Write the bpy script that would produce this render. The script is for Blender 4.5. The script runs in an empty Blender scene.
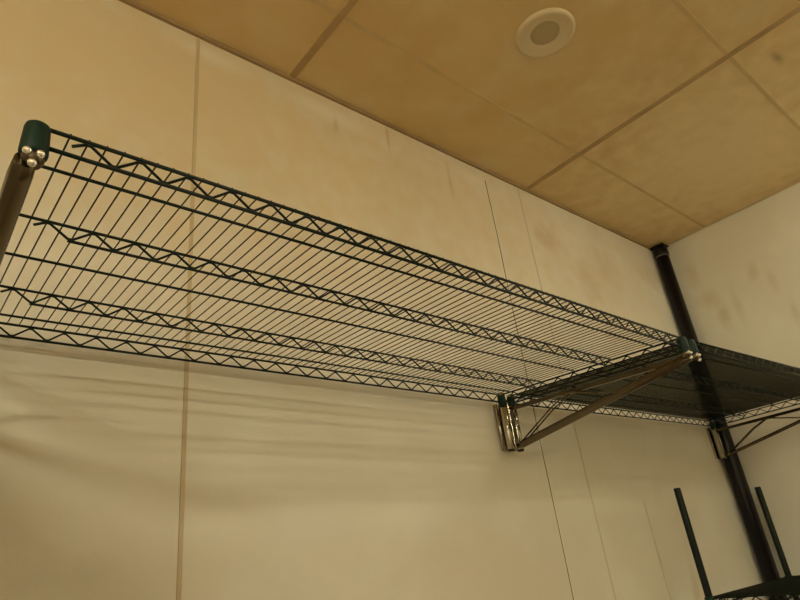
import bpy, bmesh, math, random
from mathutils import Vector, Matrix
random.seed(4)
C = bpy.context.scene.collection
sc = bpy.context.scene

# ------------------------------------------------------------------ camera
R = [[0.7652158395262568, -0.6334379353659246, -0.11489604422033312],
     [0.1863764626804982, 0.38880771022522465, -0.9022706792466011],
     [0.6162049440704214, 0.6690178970018461, 0.4155797401154159]]
cam_d = bpy.data.cameras.new('camera')
cam = bpy.data.objects.new('camera', cam_d); C.objects.link(cam)
right, down, fwd = (Vector(r) for r in R)
m = Matrix((right, -down, -fwd)).transposed().to_4x4()
m.translation = Vector((0.09030974, -0.60531887, -0.49129930))
cam.matrix_world = m
cam_d.sensor_width = 36.0
cam_d.lens = 36.0 * 597.8376 / 800.0
cam_d.clip_start = 0.02
sc.camera = cam

# ------------------------------------------------------------------ world, exposure
w = bpy.data.worlds.new('world'); sc.world = w; w.use_nodes = True
w.node_tree.nodes['Background'].inputs[0].default_value = (1, .8, .55, 1)
w.node_tree.nodes['Background'].inputs[1].default_value = 0.0
sc.view_settings.view_transform = 'Standard'
sc.view_settings.look = 'None'
sc.view_settings.gamma = 1
sc.view_settings.use_curve_mapping = False
sc.view_settings.exposure = 0.14

# ------------------------------------------------------------------ room numbers
X0, XL = -2.9, 3.2547          # far left wall, right wall
Y0, YW = -3.5, 0.6421          # wall behind the viewer, long back wall
ZF, ZC = -1.75, 1.0107         # floor, ceiling
LAMP_ON = [(-1.85, -2.43, 88.0), (2.5, -.95, 9.0), (2.3, -2.43, 9.0)]
LAMP_COL = (1.0, .99, .755)    # the fittings themselves are built with the ceiling; their wrap-round diffusers give the light

# ------------------------------------------------------------------ materials
def newmat(name):
    mt = bpy.data.materials.new(name); mt.use_nodes = True
    return mt, mt.node_tree, mt.node_tree.nodes['Principled BSDF']

def simple(name, col, rough=.5, metal=0, coat=0, spec=.5, bump=0, bscale=200, var=0, vscale=20):
    mt, nt, b = newmat(name)
    b.inputs['Base Color'].default_value = (*col, 1)
    b.inputs['Roughness'].default_value = rough
    b.inputs['Metallic'].default_value = metal
    b.inputs['Coat Weight'].default_value = coat
    b.inputs['Specular IOR Level'].default_value = spec
    tc = nt.nodes.new('ShaderNodeTexCoord')
    if var:
        n = nt.nodes.new('ShaderNodeTexNoise'); n.inputs['Scale'].default_value = vscale
        n.inputs['Detail'].default_value = 4
        nt.links.new(tc.outputs['Object'], n.inputs['Vector'])
        mx = nt.nodes.new('ShaderNodeMix'); mx.data_type = 'RGBA'
        mx.inputs[6].default_value = tuple(c * (1 - var) for c in col) + (1,)
        mx.inputs[7].default_value = tuple(min(1, c * (1 + var)) for c in col) + (1,)
        nt.links.new(n.outputs['Fac'], mx.inputs[0]); nt.links.new(mx.outputs[2], b.inputs['Base Color'])
    if bump:
        n = nt.nodes.new('ShaderNodeTexNoise'); n.inputs['Scale'].default_value = bscale
        nt.links.new(tc.outputs['Object'], n.inputs['Vector'])
        bp = nt.nodes.new('ShaderNodeBump'); bp.inputs['Strength'].default_value = bump
        bp.inputs['Distance'].default_value = .001
        nt.links.new(n.outputs['Fac'], bp.inputs['Height']); nt.links.new(bp.outputs['Normal'], b.inputs['Normal'])
    return mt

def stained(name, base, dirt, pale, scale=1.6, amount=.5, blobs=(), rough=.55, pebble=.25):
    """painted panel with cloudy nicotine-brown staining; blobs = (x,y,z,radius,strength) stains and painted-in light and shade at fixed spots"""
    mt, nt, b = newmat(name); N = nt.nodes; Lk = nt.links
    tc = N.new('ShaderNodeTexCoord')
    n1 = N.new('ShaderNodeTexNoise'); n1.inputs['Scale'].default_value = scale; n1.inputs['Detail'].default_value = 5
    n1.inputs['Roughness'].default_value = .55; n1.inputs['Distortion'].default_value = .6
    Lk.new(tc.outputs['Object'], n1.inputs['Vector'])
    r1 = N.new('ShaderNodeValToRGB'); r1.color_ramp.elements[0].position = .38; r1.color_ramp.elements[1].position = .72
    r1.color_ramp.elements[0].color = (0, 0, 0, 1); r1.color_ramp.elements[1].color = (amount,) * 3 + (1,)
    Lk.new(n1.outputs['Fac'], r1.inputs['Fac'])
    mx = N.new('ShaderNodeMix'); mx.data_type = 'RGBA'
    mx.inputs[6].default_value = (*base, 1); mx.inputs[7].default_value = (*dirt, 1)
    Lk.new(r1.outputs['Color'], mx.inputs[0])
    n2 = N.new('ShaderNodeTexNoise'); n2.inputs['Scale'].default_value = scale * 2.7; n2.inputs['Detail'].default_value = 6
    mp = N.new('ShaderNodeMapping'); mp.inputs['Location'].default_value = (3, 7, 1)
    Lk.new(tc.outputs['Object'], mp.inputs['Vector']); Lk.new(mp.outputs['Vector'], n2.inputs['Vector'])
    r2 = N.new('ShaderNodeValToRGB'); r2.color_ramp.elements[0].position = .5; r2.color_ramp.elements[1].position = .8
    r2.color_ramp.elements[1].color = (.55, .55, .55, 1)
    Lk.new(n2.outputs['Fac'], r2.inputs['Fac'])
    mx2 = N.new('ShaderNodeMix'); mx2.data_type = 'RGBA'; mx2.inputs[7].default_value = (*pale, 1)
    Lk.new(mx.outputs[2], mx2.inputs[6]); Lk.new(r2.outputs['Color'], mx2.inputs[0])
    out = mx2.outputs[2]
    n3 = N.new('ShaderNodeTexNoise'); n3.inputs['Scale'].default_value = 14; n3.inputs['Detail'].default_value = 4
    Lk.new(tc.outputs['Object'], n3.inputs['Vector'])
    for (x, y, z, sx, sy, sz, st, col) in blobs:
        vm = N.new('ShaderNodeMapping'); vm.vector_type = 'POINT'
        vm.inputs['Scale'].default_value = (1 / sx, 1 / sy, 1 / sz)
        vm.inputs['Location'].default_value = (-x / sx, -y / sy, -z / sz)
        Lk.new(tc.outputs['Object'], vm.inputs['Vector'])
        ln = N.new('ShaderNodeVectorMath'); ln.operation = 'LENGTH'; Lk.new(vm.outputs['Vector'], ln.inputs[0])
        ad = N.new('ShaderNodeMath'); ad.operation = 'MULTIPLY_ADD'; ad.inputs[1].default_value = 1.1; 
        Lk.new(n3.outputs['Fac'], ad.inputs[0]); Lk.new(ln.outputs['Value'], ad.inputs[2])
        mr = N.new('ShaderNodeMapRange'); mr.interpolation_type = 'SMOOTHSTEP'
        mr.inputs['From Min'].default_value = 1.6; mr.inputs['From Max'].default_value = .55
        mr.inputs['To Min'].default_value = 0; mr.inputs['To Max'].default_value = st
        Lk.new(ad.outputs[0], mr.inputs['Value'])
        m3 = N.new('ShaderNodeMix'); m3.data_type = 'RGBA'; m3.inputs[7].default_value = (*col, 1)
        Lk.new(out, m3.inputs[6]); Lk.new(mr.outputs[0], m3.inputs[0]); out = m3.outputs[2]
    Lk.new(out, b.inputs['Base Color'])
    b.inputs['Roughness'].default_value = rough
    nb = N.new('ShaderNodeTexNoise'); nb.inputs['Scale'].default_value = 160; nb.inputs['Detail'].default_value = 2
    Lk.new(tc.outputs['Object'], nb.inputs['Vector'])
    bp = N.new('ShaderNodeBump'); bp.inputs['Strength'].default_value = pebble; bp.inputs['Distance'].default_value = .001
    Lk.new(nb.outputs['Fac'], bp.inputs['Height']); Lk.new(bp.outputs['Normal'], b.inputs['Normal'])
    return mt

BR = (.48, .31, .14)
PALE = (.86, .82, .72)
M = {}
M['wall'] = stained('stained_dimmed_wall_panel', (.76, .70, .58), (.64, .53, .38), PALE, 1.3, .45,
    blobs=[(.3, YW, .78, 3.1, .5, .64, .72, (.70, .52, .27)), (2.16, YW, .78, .14, .3, .10, .32, BR), (2.42, YW, .62, .12, .3, .16, .28, BR),  # first blob: yellow staining, deepened to dim the overlit upper wall
           (2.62, YW, .74, .16, .3, .12, .22, BR), (3.05, YW, .80, .22, .3, .10, .25, BR),
           (1.03, YW, .93, .22, .3, .05, .45, PALE), (.62, YW, .95, .14, .3, .045, .45, PALE),
           (1.72, YW, .93, .12, .3, .05, .3, PALE),
           (1.28, YW, .94, .012, .3, .10, .5, BR), (1.58, YW, .87, .014, .3, .12, .4, BR),
           (1.05, YW, .90, .02, .3, .05, .4, BR)])
M['wall_side'] = stained('stained_shaded_side_wall', (.76, .71, .60), (.66, .56, .42), PALE, 1.3, .4,
    blobs=[(XL, .50, .78, .3, .06, .11, .32, BR), (XL, .46, .62, .3, .07, .07, .34, BR),
           (XL, .42, .52, .3, .04, .09, .36, BR), (XL, .34, .55, .3, .03, .12, .26, BR),
           (XL, .22, .68, .3, .04, .07, .3, BR), (XL, .16, .60, .3, .03, .10, .24, BR),
           (XL, .12, .42, .3, .03, .10, .3, BR), (XL, .27, -.25, .3, .10, .10, .3, BR)])  # last blob: brown patch painted in for shade below the corner shelf
M['ceiling'] = stained('stained_lightened_ceiling_tile', (.76, .56, .28), (.66, .44, .19), (.80, .66, .41), 2.2, .75,
    blobs=[(1.50, .10, ZC, .20, .17, .2, .30, (.80, .68, .44)), (2.7, .05, ZC, 1.1, .8, .3, .9, (.90, .72, .43)), (2.26, -.37, ZC, .07, .022, .2, .7, (.36, .23, .10))], rough=.8)  # second blob: pale colour painted in for brighter light near the corner
M['grid'] = simple('grimy_ceiling_bar', (.48, .32, .16), .85, var=.35, vscale=9)
M['grid_pale'] = simple('pale_ceiling_bar', (.67, .49, .25), .85, var=.25, vscale=6)
M['angle'] = simple('grimy_wall_angle', (.36, .24, .12), .6, var=.3, vscale=9)
M['strip'] = simple('panel_joint_strip', (.56, .44, .27), .45, var=.25, vscale=7)
M['crack'] = simple('panel_joint_grime', (.20, .14, .08), .8)
M['faint'] = simple('faint_panel_joint', (.62, .54, .40), .5)
M['bolt'] = simple('bright_bolt_chrome', (.95, .93, .88), .24, metal=1)
M['lip'] = simple('panel_joint_lip', (.80, .72, .56), .4)
M['green'] = simple('dark_green_epoxy', (.0035, .008, .0045), .42, spec=.22, bump=.15, bscale=300)
M['greenmat'] = simple('green_epoxy_thin_wire', (.045, .032, .012), .5, spec=.25)
M['collar'] = simple('green_plastic_collar', (.004, .022, .014), .5, spec=.25)
M['chrome'] = simple('tarnished_chrome', (.48, .43, .35), .13, metal=1, bump=.2, bscale=120)
M['arm'] = simple('dull_chrome_arm', (.15, .12, .08), .25, metal=1, bump=.2, bscale=90)
M['pipe'] = simple('black_pipe_paint', (.005, .003, .004), .3, spec=.3, bump=.4, bscale=25)
M['ring'] = simple('pipe_ring', (.14, .10, .08), .4)
M['trimwhite'] = simple('aged_white_trim', (.74, .60, .38), .6)
M['lens'] = simple('unlit_lens', (.50, .39, .22), .5, var=.15, vscale=60)
M['floor'] = simple('quarry_tile_floor', (.22, .17, .12), .5, var=.25, vscale=3)
M['dish'] = simple('dark_rubber', (.01, .01, .01), .6)
# ------------------------------------------------------------------ mesh helpers
def smooth(bm, flag=True):
    for f in bm.faces: f.smooth = flag

def obj(name, bm, mat, parent=None, sm=False):
    me = bpy.data.meshes.new(name)
    if sm: smooth(bm)
    bm.normal_update(); bm.to_mesh(me); bm.free()
    mats = mat if isinstance(mat, (list, tuple)) else [mat]
    for q in mats: me.materials.append(q)
    o = bpy.data.objects.new(name, me); C.objects.link(o)
    if parent: o.parent = parent
    if sm and hasattr(me, 'set_sharp_from_angle'): me.set_sharp_from_angle(angle=math.radians(40))
    return o

def thing(name, label, cat, group=None, loc=(0, 0, 0)):
    o = bpy.data.objects.new(name, None); C.objects.link(o); o.empty_display_size = .05
    o.location = loc
    o['label'] = label; o['category'] = cat
    if group: o['group'] = group
    return o

def tube(bm, pts, r, n=8, caps=True):
    pts = [Vector(p) for p in pts]
    rings = []
    t0 = (pts[1] - pts[0]).normalized()
    up = Vector((0, 0, 1)) if abs(t0.z) < .9 else Vector((1, 0, 0))
    a = t0.cross(up).normalized()
    for i, p in enumerate(pts):
        if i == 0: t = (pts[1] - p)
        elif i == len(pts) - 1: t = (p - pts[-2])
        else: t = (pts[i + 1] - p).normalized() + (p - pts[i - 1]).normalized()
        t.normalize()
        a = (a - t * a.dot(t)).normalized(); b = t.cross(a)
        rr = r[i] if isinstance(r, (list, tuple)) else r
        rings.append([bm.verts.new(p + (a * math.cos(2 * math.pi * k / n) + b * math.sin(2 * math.pi * k / n)) * rr) for k in range(n)])
    for q0, q1 in zip(rings, rings[1:]):
        for k in range(n):
            f = bm.faces.new((q0[k], q1[k], q1[(k + 1) % n], q0[(k + 1) % n])); f.smooth = True
    if caps:
        bm.faces.new(rings[0]); bm.faces.new(rings[-1][::-1])

def box(bm, a, b, bev=0):
    x0, y0, z0 = a; x1, y1, z1 = b
    r = bmesh.ops.create_cube(bm, size=1)
    for v in r['verts']:
        v.co = Vector(((x0 + x1) / 2 + v.co.x * (x1 - x0), (y0 + y1) / 2 + v.co.y * (y1 - y0), (z0 + z1) / 2 + v.co.z * (z1 - z0)))
    if bev:
        es = list({e for v in r['verts'] for e in v.link_edges})
        bmesh.ops.bevel(bm, geom=es, offset=bev, segments=2, affect='EDGES')

def lathe(bm, prof, cx, cy, n=40):
    """prof: (radius, z) closed outward profile about the vertical axis through cx, cy"""
    rings = []
    for (r, z) in prof:
        if r < 1e-6: rings.append([bm.verts.new((cx, cy, z))])
        else: rings.append([bm.verts.new((cx + r * math.cos(2 * math.pi * k / n), cy + r * math.sin(2 * math.pi * k / n), z)) for k in range(n)])
    for q0, q1 in zip(rings, rings[1:]):
        for k in range(n):
            k2 = (k + 1) % n
            if len(q0) == 1 and len(q1) == 1: continue
            if len(q0) == 1: f = bm.faces.new((q0[0], q1[k], q1[k2]))
            elif len(q1) == 1: f = bm.faces.new((q0[k], q1[0], q0[k2]))
            else: f = bm.faces.new((q0[k], q1[k], q1[k2], q0[k2]))
            f.smooth = True
    bmesh.ops.recalc_face_normals(bm, faces=bm.faces)

def struct(name, bm, mat, parent=None, sm=False):
    o = obj(name, bm, mat, parent, sm)
    if not parent: o['kind'] = 'structure'
    return o

# ------------------------------------------------------------------ the room
T = .12
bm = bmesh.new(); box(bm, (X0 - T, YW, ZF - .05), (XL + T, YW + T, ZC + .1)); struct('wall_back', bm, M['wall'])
bm = bmesh.new(); box(bm, (XL, Y0 - T, ZF - .05), (XL + T, YW, ZC + .1)); struct('wall_right', bm, M['wall_side'])
bm = bmesh.new(); box(bm, (X0 - T, Y0 - T, ZF - .05), (X0, YW, ZC + .1)); struct('wall_left', bm, M['wall_side'])
bm = bmesh.new(); box(bm, (X0, Y0 - T, ZF - .05), (XL, Y0, ZC + .1)); struct('wall_front', bm, M['wall_side'])
bm = bmesh.new(); box(bm, (X0, Y0, ZF - .05), (XL, YW, ZF)); struct('floor', bm, M['floor'])
bm = bmesh.new(); box(bm, (X0, Y0, ZC), (XL, YW, ZC + .05)); struct('ceiling', bm, M['ceiling'])

bm = bmesh.new(); box(bm, (X0, -.35, ZF), (-.05, YW, -.05), .004); struct('wall_shade_blocker', bm, M['wall_side'])  # unseen low wall, added only to shade the lower left of the back wall

# ceiling grid
GX = [.883 + 1.2065 * k for k in range(-3, 2)]
GY = [.354 - .6215 * k for k in range(0, 7)]
bm = bmesh.new()
for gx in GX: 
    if X0 < gx < XL: box(bm, (gx - .011, Y0, ZC - .004), (gx + .011, YW, ZC + .002))
struct('trim_1', bm, M['grid'])
bm = bmesh.new()
for gy in GY: box(bm, (X0, gy - .007, ZC - .0015), (XL, gy + .007, ZC + .002))
struct('trim_2', bm, M['grid_pale'])
# wall angle round the ceiling
bm = bmesh.new()
box(bm, (X0, YW - .010, ZC - .014), (XL, YW, ZC))
struct('trim_3', bm, M['angle'])
bm = bmesh.new()
box(bm, (XL - .004, Y0, ZC - .006), (XL, YW, ZC))
struct('trim_4', bm, M['strip'])
# panel joints on the back wall
bm = bmesh.new(); box(bm, (.574 - .0048, YW - .0025, ZF), (.574 + .0048, YW + .001, ZC - .014), .001); struct('trim_5', bm, M['strip'])
bm = bmesh.new()
pts = [(1.802 + .0025 * math.sin(z * 3.1) + .0012 * math.sin(z * 11), YW - .0002, z) for z in [ZF + i * .06 for i in range(46)]]
tube(bm, pts, .0016, 6); struct('trim_6', bm, M['crack'])
bm = bmesh.new(); tube(bm, [(p[0] + .0045, YW, p[2]) for p in pts], .0022, 6); struct('trim_7', bm, M['lip'])
bm = bmesh.new(); box(bm, (2.0257 - .003, YW - .0015, ZF), (2.0257 + .003, YW + .001, ZC - .014), .0006); struct('trim_8', bm, M['faint'])
bm = bmesh.new(); box(bm, (2.372 - .003, YW - .0015, ZF), (2.372 + .003, YW + .001, -.34), .0006); struct('trim_9', bm, M['faint'])

# ------------------------------------------------------------------ black pipe in the corner
# smoky translucent liner on the right-hand shelf
PX, PY, PR = 3.2020, .5985, .034
t = thing('corner_pipe', 'thick glossy black pipe rising to the ceiling in the room corner', 'pipe', loc=(PX, PY, ZF))
def loc_parent(o, p):
    o.parent = p; o.matrix_parent_inverse = Matrix.Translation(-Vector(p.location))
bm = bmesh.new(); tube(bm, [(PX, PY, ZF), (PX, PY, 0), (PX, PY, ZC - .075)], PR, 28)
loc_parent(obj('pipe_shaft', bm, M['pipe']), t)
bm = bmesh.new(); lathe(bm, [(0, ZC - .075), (PR + .0035, ZC - .075), (PR + .0045, ZC - .07), (PR + .0045, ZC - .022), (PR + .001, ZC - .018), (0, ZC - .018)], PX, PY, 28)
loc_parent(obj('pipe_coupling', bm, M['pipe']), t)
bm = bmesh.new(); lathe(bm, [(0, ZC - .081), (PR + .002, ZC - .081), (PR + .003, ZC - .078), (PR + .002, ZC - .075), (0, ZC - .075)], PX, PY, 28)
o = obj('clamp_ring', bm, M['ring']); loc_parent(o, t); o['label'] = 'thin brownish ring'
bm = bmesh.new(); box(bm, (PX - .040, PY - .040, ZC - .018), (PX + .040, PY + .042, ZC - .0145), .001)
loc_parent(obj('ceiling_flange', bm, M['pipe']), t)

# ------------------------------------------------------------------ ceiling lights
def downlight(cx, cy, label, lit):
    t = thing('recessed_ceiling_light', label, 'ceiling light', loc=(cx, cy, ZC))
    if lit:
        prof = [(.082, ZC), (.090, ZC - .002), (.088, ZC - .006), (.076, ZC - .008), (.072, ZC - .002)]
    else:
        prof = [(.094, ZC - .0005), (.095, ZC - .004), (.090, ZC - .011), (.083, ZC - .0125), (.072, ZC - .008), (.055, ZC - .004), (.049, ZC - .0035), (.046, ZC - .001)]
    bm = bmesh.new(); lathe(bm, prof, cx, cy, 56); loc_parent(obj('trim_ring', bm, M['trimwhite']), t)
    bm = bmesh.new(); r = .072 if lit else .047
    if lit: lathe(bm, [(0, ZC - .001), (r, ZC - .001), (r, ZC), (0, ZC)], cx, cy, 48)
    else: lathe(bm, [(0, ZC - .0045), (r * .6, ZC - .004), (r * .97, ZC - .0015), (r, ZC - .0005)], cx, cy, 48)
    o = obj('lens', bm, M['glow'] if lit else M['lens']); loc_parent(o, t)
    if not lit: o['label'] = 'dull brownish centre of the unlit light'
downlight(1.455, .044, 'round cream recessed light, unlit, in the stained ceiling', False)
def batten(cx, cy, power, label):
    """surface-mounted fluorescent batten with a wrap-round diffuser"""
    t = thing('fluorescent_ceiling_light', label, 'ceiling light', 'fluorescent ceiling lights', loc=(cx, cy, ZC))
    hx, hy, d = .59, .07, .042
    bm = bmesh.new(); box(bm, (cx - hx, cy - hy * .7, ZC - .022), (cx + hx, cy + hy * .7, ZC - .0005), .002)
    loc_parent(obj('base_tray', bm, M['trimwhite']), t)
    for q in (-1, 1):
        bm = bmesh.new(); box(bm, (cx + q * (hx + .008) - .008, cy - hy, ZC - d), (cx + q * (hx + .008) + .008, cy + hy, ZC - .0005), .004)
        loc_parent(obj('end_cap', bm, M['trimwhite']), t)
    mt, nt, b = newmat('lit_diffuser')
    b.inputs['Base Color'].default_value = (.8, .8, .75, 1)
    b.inputs['Emission Color'].default_value = (*LAMP_COL, 1)
    b.inputs['Emission Strength'].default_value = power / (math.pi * 2 * hx * 2 * hy)
    bm = bmesh.new()
    n = 10; prof = [(hy * math.cos(math.pi * k / n), ZC - .014 - (d - .018) * math.sin(math.pi * k / n) ** .6) for k in range(n + 1)]
    cols = [[bm.verts.new((cx + x, cy + y, z)) for (y, z) in prof] for x in (-hx, hx)]
    for k in range(n): bm.faces.new((cols[0][k], cols[1][k], cols[1][k + 1], cols[0][k + 1]))
    bm.faces.new(cols[0]); bm.faces.new(cols[1][::-1])
    bm.faces.new((cols[0][0], cols[0][-1], cols[1][-1], cols[1][0]))
    bmesh.ops.recalc_face_normals(bm, faces=bm.faces)
    loc_parent(obj('diffuser', bm, mt), t)
batten(*LAMP_ON[0], 'long lit fluorescent fitting on the ceiling behind the viewer, the left one')
batten(*LAMP_ON[1], 'added fluorescent fill light on the ceiling beside the right wall, nearest the corner pipe')  # added to brighten the right wall and corner
batten(*LAMP_ON[2], 'added fluorescent fill light on the ceiling behind the viewer, the right one')  # added to lift the right part of the back wall

# ------------------------------------------------------------------ wire shelves
PITCH = .0191
def bil(L, D, zc):
    z00, z10, z01, z11 = zc    # front-left, front-right, back-left, back-right
    def f(x, y):
        u = x / L; v = y / D
        return (z00 * (1 - v) + z01 * v) * (1 - u) + (z10 * (1 - v) + z11 * v) * u
    return f

def warp(bm, f):
    for v in bm.verts: v.co.z += f(v.co.x, v.co.y)

def zigzag(p0, p1, zt, zb, start, pitch, half_in=None):
    """points of a bent snake wire along p0->p1 between heights zt and zb"""
    a = Vector(p0); b = Vector(p1); L = (b - a).length; d = (b - a) / L
    out = []
    s = start
    zm = zt + (zb - zt) * .45
    first = True
    while s < L - .012:
        if first:
            e = max(.004, s - pitch * .28); q = a + d * e; out.append((q.x, q.y, zm - .0)); first = False
        for ds, z in ((-.05, zt), (.05, zt), (.45, zb), (.55, zb)):
            ss = s + ds * pitch
            if ss < L - .006:
                q = a + d * ss; out.append((q.x, q.y, z))
        s += pitch
    return out

def wire_shelf(label, loc, L, D, zc, x_zig, mats, group=None, mat_first=None, yl=(.0703, .1953, .3157, .4371, .5607)):
    """origin at the front-left corner of the mat plane, x along, y to the wall"""
    s = D / .6076
    y3, y2, ys1, y4, ys2 = (v * s for v in yl)
    h, h2 = .0245, .0239
    RW, RM = .0026, .0011
    f = bil(L, D, zc)
    t = thing('wire_shelf', label, 'shelf', group, loc)
    def part(name, bm, mt, label=None):
        warp(bm, f); o = obj(name, bm, mt, t)
        if label: o['label'] = label
        return o
    zp = 3 * PITCH
    # mat of thin cross wires
    bm = bmesh.new(); x = mat_first
    while x < L - .006:
        tube(bm, [(x, -.0005, .0032), (x, D + .0005, .0032)], RM, 6); x += PITCH
    part('wire_mat', bm, mats[1])
    # long edges
    for yy in (0, D):
        bm = bmesh.new()
        tube(bm, [(.006, yy, 0), (L - .006, yy, 0)], RW, 8)
        tube(bm, [(.006, yy, -h), (L - .006, yy, -h)], RW, 8)
        tube(bm, zigzag((0, yy, 0), (L, yy, 0), -.004, -h + .003, x_zig, zp), .0019, 6)
        part('edge_truss', bm, mats[0])
    # short ends
    for xx in (0, L):
        bm = bmesh.new()
        tube(bm, [(xx, .006, 0), (xx, D - .006, 0)], RW, 8)
        tube(bm, [(xx, .006, -h), (xx, D - .006, -h)], RW, 8)
        tube(bm, zigzag((xx, 0, 0), (xx, D, 0), -.004, -h + .003, .04, zp), .0019, 6)
        part('end_truss', bm, mats[0])
    for yy in (y2, y4):
        bm = bmesh.new()
        tube(bm, [(0, yy, -.0015), (L, yy, -.0015)], .0023, 8)
        k = max(0, int((.05 - x_zig) / zp))
        tube(bm, [(x_zig + .45 * zp, yy, -h2), (L - .05, yy, -h2)], .0023, 8)
        tube(bm, zigzag((0, yy, 0), (L - .03, yy, 0), -.004, -h2 + .003, x_zig, zp), .0019, 6)
        part('middle_truss', bm, mats[0])
    for yy in (y3, ys1, ys2):
        bm = bmesh.new(); tube(bm, [(0, yy, -.0015), (L, yy, -.0015)], .0023, 8)
        part('support_wire', bm, mats[0])
    # corner collars
    for (xx, yy) in ((0, 0), (L, 0), (0, D), (L, D)):
        bm = bmesh.new()
        lathe(bm, [(0, .001), (.0095, .001), (.0118, -.001), (.0128, -.005), (.0136, -.022), (.0142, -.036), (.0132, -.0405), (0, -.0405)], xx, yy, 24)
        part('corner_collar', bm, M['collar'], 'smooth green cast collar')
    return t

CX0 = .154           # first shelf, left end
J1, J2 = 1.597, 1.643
EX = 3.150
Z00, Z01, Z10, Z11, Z20, Z21 = -.0098, .0106, -.0267, .0002, .0171, .0087
DD = .6076
PK0 = .2046
MAT0 = .18580
def first_from(a, x, p):     # first wire at or after x
    k = math.ceil((x - a) / p); return a + k * p
wire_shelf('long dark green wire shelf along the left part of the wall', (CX0, 0, 0), J1 - CX0, DD, (Z00, Z10, Z01, Z11),
           PK0 - CX0, (M['green'], M['greenmat']), 'green wire shelves on the wall brackets', MAT0 - CX0)
wire_shelf('dark green wire shelf reaching into the corner, right of the middle bracket', (J2, 0, 0), EX - J2, DD, (Z10, Z20, Z11, Z21),
           first_from(PK0, J2 + .04, 3 * PITCH) - J2, (M['green'], M['green']), 'green wire shelves on the wall brackets', first_from(MAT0, J2 + .01, PITCH) - J2)

mt, nt, b = newmat('smoky_plastic_liner'); N = nt.nodes
tr = N.new('ShaderNodeBsdfTransparent'); tr.inputs[0].default_value = (.60, .60, .54, 1)
gl = N.new('ShaderNodeBsdfGlossy'); gl.inputs['Roughness'].default_value = .12; gl.inputs['Color'].default_value = (.15, .15, .15, 1)
fr = N.new('ShaderNodeFresnel'); ge = N.new('ShaderNodeNewGeometry')
mr = N.new('ShaderNodeMapRange'); mr.inputs['To Min'].default_value = 1.52; mr.inputs['To Max'].default_value = 1 / 1.52
nt.links.new(ge.outputs['Backfacing'], mr.inputs['Value']); nt.links.new(mr.outputs[0], fr.inputs['IOR'])
ms = N.new('ShaderNodeMixShader')
nt.links.new(fr.outputs[0], ms.inputs[0]); nt.links.new(tr.outputs[0], ms.inputs[1]); nt.links.new(gl.outputs[0], ms.inputs[2])
nt.links.new(ms.outputs[0], N['Material Output'].inputs['Surface']); N.remove(b)
bm = bmesh.new(); Ls = EX - J2
box(bm, (.016, .004, .0046), (Ls - .016, DD - .004, .0062))
bmesh.ops.subdivide_edges(bm, edges=list(bm.edges), cuts=5, use_grid_fill=True)
warp(bm, bil(Ls, DD, (Z10, Z20, Z11, Z21)))
o = obj('shelf_liner', bm, mt); o.location = (J2, 0, 0)
o['label'] = 'dark see-through plastic sheet lying on the right-hand wire shelf'; o['category'] = 'shelf liner'

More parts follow.
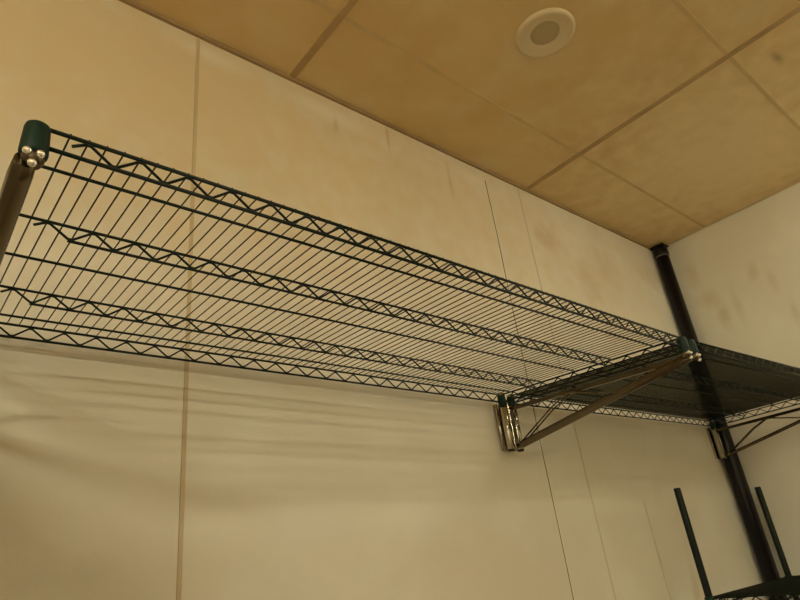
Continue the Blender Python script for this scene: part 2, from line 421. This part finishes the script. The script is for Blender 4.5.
# ------------------------------------------------------------------ chrome brackets
def bracket(label, x, ztip, zwall, xs, ra=1.0):
    t = thing('shelf_bracket', label, 'bracket', 'chrome brackets under the wire shelves', (x, DD, zwall))
    def part(name, bm, mt, lab=None):
        o = obj(name, bm, mt); loc_parent(o, t)
        if lab: o['label'] = lab
        return o
    zt0, zt1 = ztip - .0335, zwall - .045
    # wall posts
    for dx in xs:
        bm = bmesh.new()
        tube(bm, [(x + dx, DD, zwall - .177), (x + dx, DD, zwall - .175), (x + dx, DD, zwall + .004)], [.0100, .0122, .0122], 24)
        part('wall_post', bm, M['chrome'])
        bm = bmesh.new(); tube(bm, [(x + dx, DD, zwall - .181), (x + dx, DD, zwall - .1765)], [.0085, .0122], 20)
        part('post_plug', bm, M['dish'], 'black plug closing the post')
    # channel screwed to the wall between the posts
    bm = bmesh.new()
    box(bm, (x - .010, DD - .010, zwall - .172), (x + .010, DD + .012, zwall - .030), .002)
    pw = .029 if ra == 1.0 else .012
    box(bm, (x - pw, DD + .024, zwall - .174), (x + pw, YW, zwall - .026), .001)
    for q in ((-pw, pw) if ra == 1.0 else ()): tube(bm, [(x + q, YW - .010, zwall - .174), (x + q, YW - .010, zwall - .026)], .0075, 16)
    part('wall_channel', bm, M['chrome'])
    # top arm
    bm = bmesh.new()
    a = Vector((x, .012, ztip - .047)); b = Vector((x, DD - .01, zwall - .047))
    def bar(bm, a, b, wx, wz):
        d = (b - a).normalized(); sx = Vector((1, 0, 0)); up = sx.cross(d).normalized()
        vs = []
        for p in (a, b):
            for (i, j) in ((-1, -1), (1, -1), (1, 1), (-1, 1)):
                vs.append(bm.verts.new(p + sx * wx / 2 * i + up * wz / 2 * j))
        for q in ((0, 1, 2, 3), (7, 6, 5, 4), (0, 4, 5, 1), (1, 5, 6, 2), (2, 6, 7, 3), (3, 7, 4, 0)):
            bm.faces.new([vs[k] for k in q])
        bmesh.ops.recalc_face_normals(bm, faces=bm.faces)
        bmesh.ops.bevel(bm, geom=list(bm.edges), offset=.0012, segments=2, affect='EDGES')
    bar(bm, a, b, .013, .012)
    part('top_arm', bm, M['arm'])
    # slanting arm: round tube, flattened towards the tip
    bm = bmesh.new()
    A = Vector((x, .000, ztip - .047)); B = Vector((x, DD - .012, zwall - .168))
    tube(bm, [A, A.lerp(B, .04), A.lerp(B, .5), A.lerp(B, .97), B], [q * ra for q in (.0105, .0122, .0118, .0115, .009)], 20)
    part('slanted_arm', bm, M['arm'])
    # bent brace rods
    for sx in (-.0085, .0085):
        bm = bmesh.new()
        Zt = lambda y: ztip + (zwall - ztip) * y / DD - .052
        Zd = lambda y: A.z + (B.z - A.z) * y / DD + .004
        tube(bm, [(x + sx, DD - .035, Zd(DD - .035)), (x + sx, .44, Zt(.44) - .028), (x + sx, .375, Zt(.375)), (x + sx, .355, Zt(.355)), (x + sx, .22, Zd(.22))], .0024, 8)
        part('brace_rod', bm, M['arm'])
    # front tip: short stub with bolt heads inside the collars
    for dx in xs:
        bm = bmesh.new()
        tube(bm, [(x + dx, 0, ztip - .052), (x + dx, 0, ztip - .047), (x + dx, 0, ztip - .004)], [.0085, .0112, .0112], 22)
        part('tip_stub', bm, M['arm'])
    for k, dx in enumerate(xs):
        for (ox, oz) in ((-.007, -.0425), (.005, -.0425), (-.001, -.056)):
            bm = bmesh.new()
            r = bmesh.ops.create_uvsphere(bm, u_segments=14, v_segments=8, radius=.0046)
            for v in r['verts']: v.co = v.co + Vector((x + dx + ox, -.0105, ztip + oz))
            part('bolt_head', bm, M['bolt'])
    return t
bracket('chrome bracket at the near left end of the shelf', CX0 - .006, Z00, Z01, (.006,))
bracket('chrome bracket at the joint between the two wire shelves', (J1 + J2) / 2, Z10, Z11, (-(J2 - J1) / 2, (J2 - J1) / 2))
bracket('chrome bracket in the far corner beside the black pipe', EX - .002, Z20, Z21, (.002,), .62)

# ------------------------------------------------------------------ lower shelving unit in the corner
AX, BX, PYB, ZS = 2.398, 3.160, .512, -.688
DY = .6096
t = thing('shelving_unit', 'low green wire shelving unit with thin posts in the right corner', 'shelving unit', loc=(AX, PYB, ZF))
def upart(name, bm, mt, lab=None, par=None):
    o = obj(name, bm, mt); loc_parent(o, t)
    if lab: o['label'] = lab
    return o
def grid_posts():
    for (x, y) in ((AX, PYB), (BX, PYB), (AX, PYB - DY), (BX, PYB - DY)):
        bm = bmesh.new()
        lathe(bm, [(0, ZF), (.0127, ZF), (.0127, -.3185), (.0118, -.3155), (0, -.3150)], x, y, 18)
        z = ZF + .05
        upart('post', bm, M['green'])
grid_posts()
def unit_shelf(zs):
    h = .0265
    bm = bmesh.new(); x = AX + .016
    while x < BX - .01:
        tube(bm, [(x, PYB, zs + .003), (x, PYB - DY, zs + .003)], .0016, 6); x += PITCH
    upart('wire_mat', bm, M['green'])
    for (a, b) in (((AX, PYB), (BX, PYB)), ((AX, PYB - DY), (BX, PYB - DY)), ((AX, PYB), (AX, PYB - DY)), ((BX, PYB), (BX, PYB - DY))):
        bm = bmesh.new()
        tube(bm, [(*a, zs), (*b, zs)], .003, 8); tube(bm, [(*a, zs - h), (*b, zs - h)], .003, 8)
        tube(bm, zigzag((*a, zs), (*b, zs), zs - .003, zs - h + .003, .04, 3 * PITCH), .0022, 6)
        upart('edge_truss', bm, M['green'])
    for fr in (.32, .72):
        yy = PYB - DY * fr; bm = bmesh.new()
        tube(bm, [(AX, yy, zs - .001), (BX, yy, zs - .001)], .0026, 8); tube(bm, [(AX + .03, yy, zs - h), (BX - .03, yy, zs - h)], .0026, 8)
        tube(bm, zigzag((AX, yy, zs), (BX, yy, zs), zs - .003, zs - h + .003, .04, 3 * PITCH), .0022, 6)
        upart('middle_truss', bm, M['green'])
    for fr in (.12, .52, .92):
        yy = PYB - DY * fr; bm = bmesh.new(); tube(bm, [(AX, yy, zs - .001), (BX, yy, zs - .001)], .0026, 8)
        upart('support_wire', bm, M['green'])
    for (x, y) in ((AX, PYB), (BX, PYB), (AX, PYB - DY), (BX, PYB - DY)):
        bm = bmesh.new(); lathe(bm, [(.0127, zs + .006), (.0165, zs + .003), (.0175, zs - .036), (.0127, zs - .038)], x, y, 20)
        upart('corner_collar', bm, M['collar'])
for zs in (ZS, -1.30): unit_shelf(zs)
